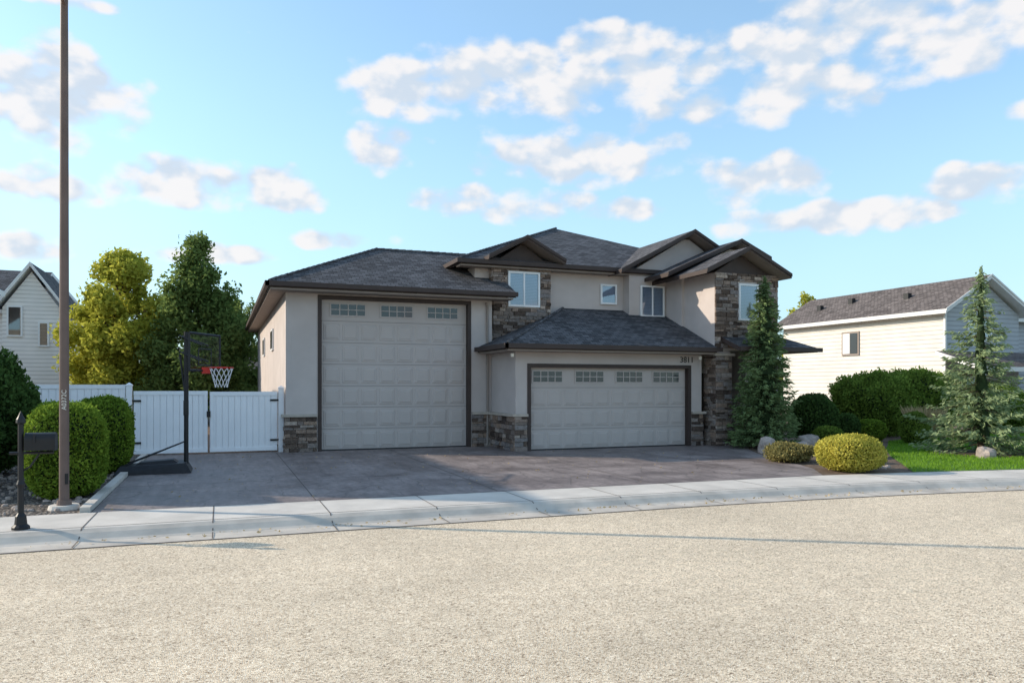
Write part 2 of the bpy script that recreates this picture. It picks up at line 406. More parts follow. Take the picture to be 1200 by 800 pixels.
# fallen leaves along the gutter and bed edges
n=260; C=np.zeros((n,3)); C[:,0]=rng.uniform(-4,14,n); C[:,1]=10.3-.02-.25*rng.random(n)**2-np.where(C[:,0]>6,.01*(C[:,0]-6)**2,0); C[:,2]=-.10
n2=160; C2=np.zeros((n2,3)); C2[:,0]=rng.uniform(-1.6,11,n2); C2[:,1]=rng.uniform(11.9,20,n2); C2[:,2]=.012
CC=np.vstack([C,C2]); DD=rng.normal(size=CC.shape)*np.array((1,1,.15)); quads('fallen_leaves',CC,.022,.5,'straw',None,D=DD)

# ---------------------------------------------------------------- building helpers
def stones(mb,org,u,n,W,H,skip=None,dmin=.025,dmax=.07):
    org=Vector(org);u=Vector(u);n=Vector(n); z=0
    while z<H-.01:
        rh=min(random.choice((.06,.08,.1,.13)),H-z)
        if H-z-rh<.04: rh=H-z
        x=0
        while x<W-.01:
            w=min(random.uniform(.12,.42),W-x)
            if W-x-w<.08: w=W-x
            segs=[(x,x+w)]
            if skip and z+rh>skip[2]+.001 and z<skip[3]-.001:
                ns=[]
                for a,b in segs:
                    if b<=skip[0] or a>=skip[1]: ns.append((a,b))
                    else:
                        if a<skip[0]-.02: ns.append((a,skip[0]))
                        if b>skip[1]+.02: ns.append((skip[1],b))
                segs=ns
            for a,b in segs:
                d=random.uniform(dmin,dmax); g=.004
                p=[org+u*(a+g)+Vector((0,0,z+g)),org+u*(b-g)+Vector((0,0,z+g)),org+u*(b-g)+Vector((0,0,z+rh-g)),org+u*(a+g)+Vector((0,0,z+rh-g))]
                j=[Vector((0,0,random.uniform(-.004,.004))) for _ in p]
                t=[q+n*d+jj+ (p[0]+p[2]-2*q)*.02 for q,jj in zip(p,j)]
                mb.hexa(p,t,'ledgestone',random.random())
            x+=w
        z+=rh
def window(mb,x0,x1,z0,z1,y,blinds=True,fr=.055,mull=0,frame='white_frame'):
    mb.box(x0,x1,y-.06,y,z0,z0+fr,frame); mb.box(x0,x1,y-.06,y,z1-fr,z1,frame)
    mb.box(x0,x0+fr,y-.06,y,z0+fr,z1-fr,frame); mb.box(x1-fr,x1,y-.06,y,z0+fr,z1-fr,frame)
    for k in range(mull):
        xm=x0+(x1-x0)*(k+1)/(mull+1); mb.box(xm-.025,xm+.025,y-.055,y-.002,z0+fr,z1-fr,frame)
    mb.poly([(x0+fr,y-.004,z0+fr),(x1-fr,y-.004,z0+fr),(x1-fr,y-.004,z1-fr),(x0+fr,y-.004,z1-fr)],'dark_glass')
    mb.poly([(x0+fr,y-.042,z0+fr),(x1-fr,y-.042,z0+fr),(x1-fr,y-.042,z1-fr),(x0+fr,y-.042,z1-fr)],'window_glass')
    if blinds:
        z=z0+fr+.015
        while z<z1-fr-.03:
            mb.poly([(x0+fr+.01,y-.012,z),(x1-fr-.01,y-.012,z),(x1-fr-.01,y-.030,z+.038),(x0+fr+.01,y-.030,z+.038)],'blind'); z+=.045
def gable_roof(mb,xa,xb,xp,yf,yb,ze_a,zp,ze_b,th=.12,mat='shingle',edge='brown_trim',bot='soffit'):
    mb.slab([(xa,yf,ze_a),(xp,yf,zp),(xp,yb,zp),(xa,yb,ze_a)],th,mat,edge,bot)
    mb.slab([(xp+.001,yf,zp),(xb,yf,ze_b),(xb,yb,ze_b),(xp+.001,yb,zp)],th,mat,edge,bot)
    mb.slab([(xa,yf-.03,ze_a+.02),(xp,yf-.03,zp+.02),(xp,yf,zp+.02),(xa,yf,ze_a+.02)],.09,edge,edge)
    mb.slab([(xp+.001,yf-.03,zp+.02),(xb,yf-.03,ze_b+.02),(xb,yf,ze_b+.02),(xp+.001,yf,zp+.02)],.09,edge,edge)
def garage_door(P,x0,x1,z1,y,rows,cols,groups):
    mb=MB(); sh=z1/rows
    mb.box(x0,x1,y+.03,y+.06,0,z1,'door_seam')
    for r in range(rows):
        za=r*sh+.004; zb=(r+1)*sh-.004
        mb.box(x0,x1,y,y+.028,za,zb,'door_paint')
        if r==rows-1: break
        cw=(x1-x0-.1)/cols
        for c in range(cols):
            a=x0+.05+c*cw+.035; b=a+cw-.07; zc=za+.07; zd=zb-.07
            mb.hexa([(a,y-.001,zc),(b,y-.001,zc),(b,y-.001,zd),(a,y-.001,zd)],[(a+.018,y-.013,zc+.018),(b-.018,y-.013,zc+.018),(b-.018,y-.013,zd-.018),(a+.018,y-.013,zd-.018)],'door_paint')
            a+=.045;b-=.045;zc+=.045;zd-=.045
            mb.hexa([(a,y-.0135,zc),(b,y-.0135,zc),(b,y-.0135,zd),(a,y-.0135,zd)],[(a+.02,y-.024,zc+.02),(b-.02,y-.024,zc+.02),(b-.02,y-.024,zd-.02),(a+.02,y-.024,zd-.02)],'door_paint')
    za=(rows-1)*sh
    for g0,g1 in groups:
        a=x0+(x1-x0)*g0; b=x0+(x1-x0)*g1; zc=za+sh*.28; zd=za+sh*.78
        mb.box(a-.04,b+.04,y-.02,y-.001,zc-.04,zd+.04,'door_paint')
        mb.box(a,b,y-.024,y-.0205,zc,zd,'dark_glass')
        for k in range(1,4):
            xm=a+(b-a)*k/4; mb.box(xm-.012,xm+.012,y-.036,y-.0245,zc,zd,'door_paint')
        zm=(zc+zd)/2; mb.box(a,b,y-.034,y-.0246,zm-.01,zm+.01,'door_paint')
    mb.box(x0,x1,y-.01,y+.02,.003,.035,'black_metal')
    return mb.build('garage_door',P)

# ---------------------------------------------------------------- main house
H=empty('suburban_house')
w=MB()
X0,X1,YF=1.60,7.35,20.67
w.box(X0,2.45,YF,20.9,0,4.3,'stucco'); w.box(6.68,X1,YF,20.9,0,4.3,'stucco'); w.box(2.45,6.68,YF,20.9,4.15,4.3,'stucco')
w.box(X0,X1,20.95,36.8,0,4.3,'stucco'); w.box(X0,X0+.2,20.9,20.95,0,4.3,'stucco')
G0,G1,GY=7.33,13.21,18.74
w.box(G0,7.70,GY,18.98,0,2.75,'stucco'); w.box(12.81,G1,GY,18.98,0,2.75,'stucco'); w.box(7.70,12.81,GY,18.98,2.32,2.75,'stucco')
w.box(G0,G1,19.0,21.3,0,2.75,'stucco'); w.box(G0,G0+.2,18.98,19.0,0,2.75,'stucco')
w.box(7.0,17.0,21.2,31,2.0,5.28,'stucco')
w.hexa([(11.97,20.8,2.9),(16.4,20.8,2.9),(16.4,22,2.9),(11.97,22,2.9)],[(11.97,20.8,5.3),(16.4,20.8,5.3),(16.4,22,5.3),(11.97,22,5.3)],'stucco')
w.hexa([(11.97,20.8,5.301),(16.2,20.8,5.301),(16.2,22,5.301),(11.97,22,5.301)],[(14.0,20.8,6.48),(14.2,20.8,6.48),(14.2,22,6.48),(14.0,22,6.48)],'stucco')
w.box(7.5,9.3,20.95,21.4,2.9,5.45,'stucco')
w.hexa([(7.6,20.93,5.451),(9.2,20.93,5.451),(9.2,21.4,5.451),(7.6,21.4,5.451)],[(8.35,20.93,5.95),(8.45,20.93,5.95),(8.45,21.4,5.95),(8.35,21.4,5.95)],'brown_trim')
w.box(13.3,16.0,19.9,22,2.8,5.25,'stucco')
w.hexa([(13.3,19.9,5.251),(16.0,19.9,5.251),(16.0,20.8,5.251),(13.3,20.8,5.251)],[(15.1,19.9,6.08),(15.4,19.9,6.08),(15.4,20.8,6.08),(15.1,20.8,6.08)],'stucco')
w.box(13.4,15.6,18.34,19.95,2.78,5.05,'stucco')
w.hexa([(13.4,18.34,5.051),(15.3,18.34,5.051),(15.3,19,5.051),(13.4,19,5.051)],[(14.2,18.34,5.54),(14.4,18.34,5.54),(14.4,19,5.54),(14.2,19,5.54)],'brown_trim')
w.box(13.23,16.0,20.2,22,0,2.79,'stucco'); w.box(13.45,13.95,18.36,18.9,0,2.77,'stucco'); w.box(14.9,16.0,18.9,20.1,0,2.77,'stucco')
w.box(16.0,17.5,20.5,30,0,5.2,'stucco')
w.build('walls',H)
t=MB()
for (a,b,zt,y) in ((2.45,6.68,4.15,YF),(7.70,12.81,2.32,GY)):
    t.box(a-.03,a+.07,y-.025,y+.20,0,zt+.03,'brown_trim'); t.box(b-.07,b+.03,y-.025,y+.20,0,zt+.03,'brown_trim'); t.box(a+.07,b-.07,y-.025,y+.20,zt-.07,zt+.03,'brown_trim')
t.box(X0-.11,2.40,YF-.11,YF+.0,.93,1.0,'cap_stone'); t.box(X0-.11,X0,YF,22.4,.93,1.0,'cap_stone'); t.box(6.74,X1-.0,YF-.11,YF,.93,1.0,'cap_stone')
t.box(G0-.11,7.66,GY-.11,GY,.93,1.0,'cap_stone'); t.box(G0-.11,G0,GY,YF-.115,.93,1.0,'cap_stone'); t.box(12.86,G1+.1,GY-.11,GY,.93,1.0,'cap_stone')
t.box(13.33,14.03,18.24,18.36,2.62,2.7,'cap_stone')
t.box(7.42,9.38,20.86,20.925,5.42,5.5,'brown_trim')
t.box(14.0,14.85,20.12,20.19,0,2.15,'door_dark')
t.tube([(7.15,20.60,4.15),(7.2,20.63,4.0),(7.2,20.63,.05)],.035,'soffit',8)
for (x,y,z) in ((7.15,18.5,2.60),(13.0,18.5,2.60)): t.tube([(x,y,z),(x,y,z-.09)],[.05,.04],'lamp_lens',10)
t.build('trim',H)
st=MB()
stones(st,(X0-.04,YF,0),(1,0,0),(0,-1,0),2.41-X0+.03,.93)
stones(st,(X0,22.3,0),(0,-1,0),(-1,0,0),22.3-YF+.03,.93)
stones(st,(6.73,YF,0),(1,0,0),(0,-1,0),X1-6.74,.93)
stones(st,(G0,YF-.02,0),(0,-1,0),(-1,0,0),YF-.02-GY+.03,.93)
stones(st,(G0-.04,GY,0),(1,0,0),(0,-1,0),.37,.93); stones(st,(12.86,GY,0),(1,0,0),(0,-1,0),.39,.93)
stones(st,(7.47,20.95,3.0),(1,0,0),(0,-1,0),1.86,2.45,(.45,1.50,1.08,2.17)); stones(st,(7.5,21.2,3.0),(0,-1,0),(-1,0,0),.27,2.4)
stones(st,(13.38,18.34,2.85),(1,0,0),(0,-1,0),2.25,2.2,(.80,1.52,.80,1.92))
stones(st,(13.43,18.36,0),(1,0,0),(0,-1,0),.55,2.62); stones(st,(13.45,18.9,0),(0,-1,0),(-1,0,0),.54,2.62)
stones(st,(14.9,18.9,0),(1,0,0),(0,-1,0),1.1,1.0); stones(st,(16.0,18.9,0),(0,1,0),(1,0,0),1.2,1.0)
st.build('stone_veneer',H)
garage_door(H,2.5,6.63,4.09,20.82,7,8,[(.07,.29),(.40,.61),(.72,.93)])
garage_door(H,7.75,12.76,2.27,18.89,4,10,[(.03,.20),(.285,.455),(.54,.705),(.78,.95)])
wd=MB()
window(wd,7.94,8.96,4.10,5.15,20.93,True,.06,1); window(wd,11.15,11.72,4.32,4.95,21.19,True,.055,0)
window(wd,12.35,13.22,3.93,4.92,20.79,True,.055,1); window(wd,14.19,14.89,3.67,4.75,18.32,True,.055,0)
wd.build('windows',H)
sw=MB()
for yy in (25.5,30.5):
    sw.box(X0-.05,X0-.002,yy,yy+.9,2.9,3.6,'white_frame'); sw.box(X0-.06,X0-.051,yy+.07,yy+.83,2.97,3.53,'dark_glass')
sw.build('side_windows',H)
r=MB()
th=.16
e=4.42;zp=5.98
A=(1.15,20.07,e);B=(7.87,20.07,e);Cc=(4.5,23.4,zp);Dd=(7.87,23.4,zp)
r.slab([A,B,Dd,Cc],th,'shingle','brown_trim','soffit')
r.slab([A,Cc,(4.5,37.3,zp),(1.15,37.3,e)],th,'shingle','brown_trim','soffit')
r.slab([Cc,Dd,(7.87,30,5.0),(4.5,37.3,zp)],th,'shingle','brown_trim','soffit')
r.box(1.05,7.9,19.97,20.065,e-.13,e-.01,'brown_trim'); r.box(1.04,1.145,19.97,37.3,e-.13,e-.01,'brown_trim')
r.box(1.18,7.8,20.1,20.66,e-.21,e-.165,'soffit'); r.box(1.18,1.59,20.66,37,e-.21,e-.165,'soffit')
e=2.86;zp=4.15
r.slab([(6.9,18.2,e),(13.36,18.2,e),(13.36,21.2,zp),(9.9,21.2,zp)],.15,'shingle','brown_trim','soffit')
r.slab([(6.9,18.2,e),(9.9,21.2,zp),(9.9,21.9,zp),(6.9,20.6,e)],.15,'shingle','brown_trim','soffit')
r.box(6.8,13.5,18.1,18.195,e-.13,e-.01,'brown_trim'); r.box(6.79,6.895,18.1,20.6,e-.13,e-.01,'brown_trim')
r.box(6.93,13.3,18.23,18.73,e-.20,e-.155,'soffit'); r.box(6.93,7.32,18.73,20.6,e-.20,e-.155,'soffit')
e=5.42; a,b,yf,yb=6.4,17.4,20.75,32; s=5.5; zp=e+.42*s
PK=(a+s,yf+s,zp)
r.slab([(a,yf,e),(b,yf,e),PK],.15,'shingle','brown_trim','soffit')
r.slab([(a,yf,e),PK,(a+s,yb-s,zp),(a,yb,e)],.15,'shingle','brown_trim','soffit')
r.slab([(b,yf,e),(b,yb,e),(a+s,yb-s,zp),PK],.15,'shingle','brown_trim','soffit')
r.slab([(a,yb,e),(a+s,yb-s,zp),(b,yb,e)],.15,'shingle','brown_trim','soffit')
r.box(a-.1,b,yf-.1,yf-.003,e-.13,e-.01,'brown_trim'); r.box(a-.1,a-.003,yf-.003,yb,e-.13,e-.01,'brown_trim')
r.box(a+.03,b,yf+.03,21.19,e-.20,e-.16,'soffit')
gable_roof(r,7.2,9.65,8.4,20.5,24,5.52,6.16,5.52)
gable_roof(r,11.44,16.8,14.1,20.35,25,5.32,6.72,5.32)
gable_roof(r,12.52,16.35,15.2,19.45,24,5.15,6.33,5.83)
gable_roof(r,12.8,15.8,14.3,17.9,21,5.05,5.78,5.05)
r.slab([(13.6,17.5,2.86),(16.4,17.5,2.86),(15.8,18.5,3.25),(13.6,18.5,3.25)],.13,'shingle','brown_trim','soffit')
r.slab([(16.4,17.5,2.86),(16.4,20.2,2.86),(15.8,20.2,3.25),(15.8,18.5,3.25)],.13,'shingle','brown_trim','soffit')
r.box(13.6,16.5,17.4,17.495,2.74,2.86,'brown_trim')
r.tube([(6.2,24.6,5.3),(6.2,24.6,6.25)],.05,'black_metal',8)
r.tube([(14.9,25.5,6.3),(14.9,25.5,6.95)],.05,'black_metal',8)
def ridge(p,q):
    p=Vector(p);q=Vector(q); n=int((q-p).length/.22); 
    for i in range(n):
        a=p+(q-p)*(i/n); b=p+(q-p)*((i+1.25)/n); r.tube([a+Vector((0,0,.0)),b+Vector((0,0,.012))],[.045,.05],'shingle',6)
ridge((1.15,20.07,4.42),(4.5,23.4,5.98)); ridge((4.5,23.4,5.98),(7.8,23.4,5.98)); ridge((6.9,18.2,2.86),(9.8,21.1,4.11)); ridge((6.4,20.75,5.42),PK)
r.build('roof',H)
def text(body,loc,rot,size,mat,parent,name,ext=.006):
    cu=bpy.data.curves.new(name,'FONT'); cu.body=body; cu.size=size; cu.extrude=ext; cu.align_x='CENTER'; cu.align_y='CENTER'
    cu.materials.append(MATS[mat]); o=bpy.data.objects.new(name,cu); o.location=loc; o.rotation_euler=rot; S.collection.objects.link(o); o.parent=parent
text('3811',(12.70,GY-.01,2.50),(math.pi/2,0,0),.24,'number',H,'house_number')

# ---------------------------------------------------------------- fence
F=empty('vinyl_fence'); mb=MB()
def panel(xa,xb,y,h,gate=False):
    mb.box(xa,xb,y,y+.012,.06,h-.06,'white_vinyl')
    x=xa
    while x<xb-.02:
        xe=min(x+.15,xb); mb.box(x+.004,xe-.004,y-.022,y-.001,.08,h-.08,'white_vinyl'); x+=.15
    mb.box(xa,xb,y-.04,y+.04,h-.1,h,'white_vinyl'); mb.box(xa,xb,y-.04,y+.04,.05,.15,'white_vinyl')
def post(x,y,h):
    mb.box(x-.065,x+.065,y-.065,y+.065,0,h,'white_vinyl'); mb.box(x-.08,x+.08,y-.08,y+.08,h,h+.03,'white_vinyl')
    mb.hexa([(x-.075,y-.075,h+.03),(x+.075,y-.075,h+.03),(x+.075,y+.075,h+.03),(x-.075,y+.075,h+.03)],[(x-.01,y-.01,h+.08),(x+.01,y-.01,h+.08),(x+.01,y+.01,h+.08),(x-.01,y+.01,h+.08)],'white_vinyl')
FY=20.95
post(-2.12,FY,1.75); post(1.5,FY,1.68)
panel(-2.02,-.31,FY,1.62); panel(-.26,1.40,FY,1.60)
for x in (-.36,-.21): mb.box(x-.03,x+.03,FY-.05,FY-.041,.05,1.6,'white_vinyl')
mb.box(-.33,-.24,FY-.075,FY-.051,.95,1.1,'black_metal')
for z in (.3,1.35): mb.box(-2.05,-1.85,FY-.055,FY-.041,z,z+.05,'black_metal'); mb.box(1.22,1.45,FY-.055,FY-.041,z,z+.05,'black_metal')
xx=-2.2
while xx>-14: panel(xx-2.25,xx,FY,1.78); post(xx-2.33,FY,1.82); xx-=2.42
mb.build('panels',F)

# ---------------------------------------------------------------- street lamp
P=empty('street_lamp'); mb=MB(); lx,ly=-2.09,12.4
mb.tube([(lx,ly,.06),(lx,ly,3.5),(lx,ly,7.30)],[.066,.06,.05],'pole_paint',16)
mb.tube([(lx,ly,.05),(lx,ly,.12)],[.10,.09],'pole_paint',16)
mb.tube([(lx,ly,7.2),(lx,ly-.35,7.3)],[.03,.03],'pole_paint',8); mb.box(lx-.16,lx+.16,ly-.75,ly-.15,7.26,7.39,'pole_paint'); mb.box(lx-.12,lx+.12,ly-.7,ly-.2,7.245,7.259,'lamp_lens')
mb.box(lx+.02,lx+.06,ly-.07,ly-.05,.35,.5,'black_metal')
mb.build('pole',P)
mb=MB(); mb.tube([(lx,ly,-.05),(lx,ly,.05)],[.22,.19],'concrete',18); mb.build('footing',P)
text('A0372C',(lx+.012,ly-.070,1.55),(math.pi/2,-math.pi/2,0),.085,'label',P,'pole_label',.001)

# ---------------------------------------------------------------- mailbox
P=empty('mailbox'); mb=MB(); mx_,my_=-2.28,10.78
mb.tube([(mx_,my_,-.03),(mx_,my_,.03),(mx_,my_,.06),(mx_,my_,.16),(mx_,my_,.2),(mx_,my_,.5),(mx_,my_,.55),(mx_,my_,.6),(mx_,my_,1.2),(mx_,my_,1.28),(mx_,my_,1.30),(mx_,my_,1.34),(mx_,my_,1.38),(mx_,my_,1.44)],[.1,.1,.07,.06,.035,.035,.05,.032,.032,.03,.055,.05,.03,.004],'black_metal',12)
mb.tube([(mx_-.12,my_,.93),(mx_+.35,my_,.93)],.018,'black_metal',8)
mb.tube([(mx_,my_,.7),(mx_+.1,my_,.76),(mx_+.2,my_,.92)],.012,'black_metal',6)
prof=[(-.085,0),(.085,0),(.085,.13)]+[(.085*math.cos(a),.13+.085*math.sin(a)) for a in np.linspace(.2,2.94,9)]+[(-.085,.13)]
xa,xb=mx_+.05,mx_+.36; z0=.96
mb.hexa([(xa,my_+p,z0+q) for p,q in prof],[(xb,my_+p,z0+q) for p,q in prof],'black_metal')
mb.hexa([(xb+.001,my_+p*1.08,z0-.008+q*1.04) for p,q in prof],[(xb+.02,my_+p*1.05,z0-.006+q*1.03) for p,q in prof],'black_metal')
mb.box(xa+.1,xa+.12,my_-.1,my_-.09,z0+.1,z0+.2,'black_plastic')
mb.build('post_and_box',P)

# ---------------------------------------------------------------- basketball hoop
P=empty('basketball_hoop'); mb=MB(); bx,by=-.66,16.9
mb.hexa([(-1.95,16.45,.01),(-.55,16.45,.01),(-.55,17.4,.01),(-1.95,17.4,.01)],[(-1.85,16.6,.16),(-.65,16.55,.2),(-.65,17.3,.2),(-1.85,17.25,.16)],'black_plastic')
mb.hexa([(-1.6,16.7,.16),(-.8,16.7,.19),(-.8,17.15,.19),(-1.6,17.15,.16)],[(-1.5,16.75,.22),(-.9,16.75,.26),(-.9,17.1,.26),(-1.5,17.1,.22)],'black_plastic')
mb.tube([(bx,by,.15),(bx,by,1.4),(bx,by,2.86)],.045,'black_metal',12)
mb.tube([(-1.75,by-.2,.18),(bx,by,.62)],.015,'black_metal',8); mb.tube([(-1.75,by+.2,.18),(bx,by,.62)],.015,'black_metal',8)
nd=Vector((.86,-.5,0)).normalized(); td=Vector((-nd.y,nd.x,0)); bc=Vector((bx,by,0))+nd*.42
for sgn in (-.06,.06):
    for zA,zB in ((2.78,2.58),(2.45,2.25)):
        mb.tube([Vector((bx,by,zA))-nd*.12+td*sgn,Vector((bc.x,bc.y,zB))+td*sgn*2],.016,'black_metal',6)
mb.tube([Vector((bx,by,1.45)),Vector((bx,by,2.4))-nd*.14],.022,'black_metal',8)
mb.box(bx-.05,bx+.05,by-.1,by-.04,1.15,1.45,'black_metal')
w2=.56; zb0,zb1=2.06,2.80
def seg(u0,z0,u1,z1,rr): mb.tube([bc+td*u0+Vector((0,0,z0)),bc+td*u1+Vector((0,0,z1))],rr,'black_metal',6)
seg(-w2,zb0,w2,zb0,.024);seg(-w2,zb1,w2,zb1,.024);seg(-w2,zb0,-w2,zb1,.024);seg(w2,zb0,w2,zb1,.024)
seg(-.23,2.17,.23,2.17,.012);seg(-.23,2.5,.23,2.5,.012);seg(-.23,2.17,-.23,2.5,.012);seg(.23,2.17,.23,2.5,.012)
mb.build('stand_and_arms',P,False)
a1=MB(); a1.poly([bc-td*w2+Vector((0,0,zb0)),bc+td*w2+Vector((0,0,zb0)),bc+td*w2+Vector((0,0,zb1)),bc-td*w2+Vector((0,0,zb1))],'acrylic'); a1.build('backboard',P)
rm=MB(); rc=bc+nd*.36+Vector((0,0,2.12)); R=.225
ring=[rc+Vector((R*math.cos(a),R*math.sin(a),0)) for a in np.linspace(0,2*math.pi,25)]
rm.tube(ring,.014,'red_metal',6,False); rm.box(bc.x-.06,bc.x+.1,bc.y-.1,bc.y+.06,2.0,2.13,'red_metal')
rm.tube([rc-nd*.22+td*.06,rc-nd*.36+td*.06],.012,'red_metal',5)
for k in range(12):
    for s in (1,-1):
        pts=[]
        for j in range(5):
            a=2*math.pi*(k+s*j*.5)/12; rr=R*(1-.13*j if j<4 else .52); pts.append(rc+Vector((rr*math.cos(a),rr*math.sin(a),-.1*j)))
        rm.tube(pts,.006,'net',4,False)
rm.build('rim_and_net',P)

# ---------------------------------------------------------------- neighbours
P=empty('neighbor_house'); mb=MB()
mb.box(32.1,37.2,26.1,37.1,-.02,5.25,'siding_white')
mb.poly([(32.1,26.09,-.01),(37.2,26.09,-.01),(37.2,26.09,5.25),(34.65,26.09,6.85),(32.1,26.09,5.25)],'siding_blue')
mb.box(37.2,46,28,37,-.02,5.2,'siding_blue')
mb.box(32.02,32.12,25.98,26.085,0,5.2,'siding_trim')
mb.build('walls',P)
mb=MB()
gable_roof(mb,31.6,37.7,34.65,25.6,37.6,5.35,7.12,5.35,.2,'shingle_brown','siding_trim','white_frame')
mb.slab([(34.6,27.5,5.35),(46.5,27.5,5.35),(46.5,32.5,7.0),(34.6,32.5,7.0)],.2,'shingle_brown','siding_trim')
mb.slab([(34.6,37.5,5.35),(46.5,37.5,5.35),(46.5,32.5,7.0),(34.6,32.5,7.0)],.2,'shingle_brown','siding_trim')
mb.slab([(31.4,23.6,2.6),(40,23.6,2.6),(40,26.0,3.4),(31.4,26.0,3.4)],.2,'shingle_brown','siding_trim')
for (x,y) in ((33.1,29),(33.4,33),(33.0,35)):
    z=5.35+(x-31.6)*.58; mb.box(x,x+.25,y,y+.3,z-.1,z+.32,'black_metal')
mb.build('roof',P)
mb=MB()
for x in (31.6,34.5,37.5): mb.box(x,x+.18,23.75,23.93,0,2.4,'white_frame')
window(mb,33.6,35.2,3.9,5.0,26.08,True,.08,1); window(mb,33.4,35.0,.9,2.2,26.08,True,.08,1)
mb.box(32.04,32.098,31.2,32.4,3.4,4.7,'soffit'); mb.box(32.02,32.039,31.3,31.78,3.5,4.6,'dark_glass'); mb.box(32.02,32.039,31.82,32.3,3.5,4.6,'white_frame')
mb.build('windows_and_porch',P)
P=empty('neighbor_house'); mb=MB()
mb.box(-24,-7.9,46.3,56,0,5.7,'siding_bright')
mb.hexa([(-10.5,45.8,0),(-7.9,45.8,0),(-7.9,46.5,0),(-10.5,46.5,0)],[(-10.5,45.8,5.8),(-7.9,45.8,5.8),(-7.9,46.5,5.8),(-10.5,46.5,5.8)],'siding_bright')
mb.poly([(-10.5,45.79,5.8),(-7.9,45.79,5.8),(-9.2,45.79,7.7)],'siding_bright')
window(mb,-10.3,-9.6,4.3,5.9,45.78,False,.08,0); window(mb,-8.9,-8.4,3.8,5.1,45.78,False,.08,0)
mb.build('walls',P); mb=MB()
gable_roof(mb,-10.9,-7.5,-9.2,45.4,52,5.75,8.15,5.75,.2,'shingle','white_frame','white_frame')
mb.slab([(-25,45.9,5.7),(-9.2,45.9,5.7),(-9.2,51,8.4),(-25,51,8.4)],.2,'shingle','white_frame'); mb.slab([(-25,56.3,5.7),(-7.5,56.3,5.7),(-9.2,51,8.4),(-25,51,8.4)],.2,'shingle','white_frame')
mb.build('roof',P)
P=empty('neighbor_house'); mb=MB()
mb.box(-3.2,7,52,60,0,2.6,'siding_tan'); mb.box(-1.0,.6,51.95,51.99,1.2,2.1,'white_frame'); mb.build('walls',P); mb=MB()
mb.slab([(-3.8,51.4,2.55),(7.5,51.4,2.55),(5.5,56,4.3),(-3.1,56,4.3)],.2,'shingle_brown','soffit'); mb.slab([(-3.8,60.6,2.55),(7.5,60.6,2.55),(5.5,56,4.3),(-3.1,56,4.3)],.2,'shingle_brown','soffit'); mb.build('roof',P)
P=empty('neighbor_house'); mb=MB()  # out-of-view house, added and stepped to cast the shadow wedge on the driveway
mb.hexa([(-12.2,20.3,0),(-8.2,20.3,0),(-8.2,34,0),(-12.2,34,0)],[(-12.2,20.3,8.5),(-8.2,20.3,5.4),(-8.2,34,5.4),(-12.2,34,8.5)],'siding_tan')
mb.box(-16.4,-12.21,24,34,0,5.4,'siding_tan'); window(mb,-11,-9.2,3.6,4.9,20.29,True,.08,1); window(mb,-11,-9.2,.9,2.3,20.29,True,.08,1)
mb.build('walls',P); mb=MB()
mb.slab([(-12.2,20,8.75),(-7.8,20,5.4),(-7.8,34.4,5.4),(-12.2,34.4,8.75)],.2,'shingle','white_frame')
mb.slab([(-12.21,24,8.75),(-16.8,24,5.3),(-16.8,34.4,5.3),(-12.21,34.4,8.75)],.2,'shingle','white_frame'); mb.build('roof',P)

# ---------------------------------------------------------------- vegetation
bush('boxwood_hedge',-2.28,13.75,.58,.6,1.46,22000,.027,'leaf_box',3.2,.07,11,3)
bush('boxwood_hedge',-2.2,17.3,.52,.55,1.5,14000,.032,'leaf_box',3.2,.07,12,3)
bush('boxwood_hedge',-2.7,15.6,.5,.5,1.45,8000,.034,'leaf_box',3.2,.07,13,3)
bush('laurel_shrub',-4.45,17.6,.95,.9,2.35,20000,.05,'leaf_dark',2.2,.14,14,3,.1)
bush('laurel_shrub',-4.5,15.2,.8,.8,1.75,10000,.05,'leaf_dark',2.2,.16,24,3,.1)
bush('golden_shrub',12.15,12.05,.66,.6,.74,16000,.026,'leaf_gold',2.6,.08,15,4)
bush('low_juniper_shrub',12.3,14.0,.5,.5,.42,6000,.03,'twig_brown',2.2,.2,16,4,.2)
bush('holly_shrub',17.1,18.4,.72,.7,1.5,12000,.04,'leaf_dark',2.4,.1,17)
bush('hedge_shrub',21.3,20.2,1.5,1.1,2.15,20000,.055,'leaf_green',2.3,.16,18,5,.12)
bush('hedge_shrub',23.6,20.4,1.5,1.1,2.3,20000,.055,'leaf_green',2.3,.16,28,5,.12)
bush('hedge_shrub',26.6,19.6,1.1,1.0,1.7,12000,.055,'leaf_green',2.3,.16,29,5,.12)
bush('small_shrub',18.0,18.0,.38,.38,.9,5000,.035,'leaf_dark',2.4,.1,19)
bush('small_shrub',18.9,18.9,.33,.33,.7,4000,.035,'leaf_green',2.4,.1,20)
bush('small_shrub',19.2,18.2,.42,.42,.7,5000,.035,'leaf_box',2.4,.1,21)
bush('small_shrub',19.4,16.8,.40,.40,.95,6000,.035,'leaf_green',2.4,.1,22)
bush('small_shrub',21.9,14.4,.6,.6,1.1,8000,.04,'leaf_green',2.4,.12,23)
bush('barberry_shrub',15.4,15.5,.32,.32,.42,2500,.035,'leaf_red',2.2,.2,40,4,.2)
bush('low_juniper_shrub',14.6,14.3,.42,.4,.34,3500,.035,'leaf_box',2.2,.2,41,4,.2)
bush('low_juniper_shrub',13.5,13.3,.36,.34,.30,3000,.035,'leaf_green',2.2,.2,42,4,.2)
bush('small_shrub',16.3,17.0,.42,.42,.6,4000,.035,'leaf_green',2.3,.15,43)
n=1800; C=np.zeros((n,3)); a=rng.random(n)*6.28; rr=rng.random(n)**.5; hh=rng.random(n)
C[:,0]=20.9+np.cos(a)*rr*.35*(1+hh); C[:,1]=17.7+np.sin(a)*rr*.35*(1+hh); C[:,2]=.2+hh*.8
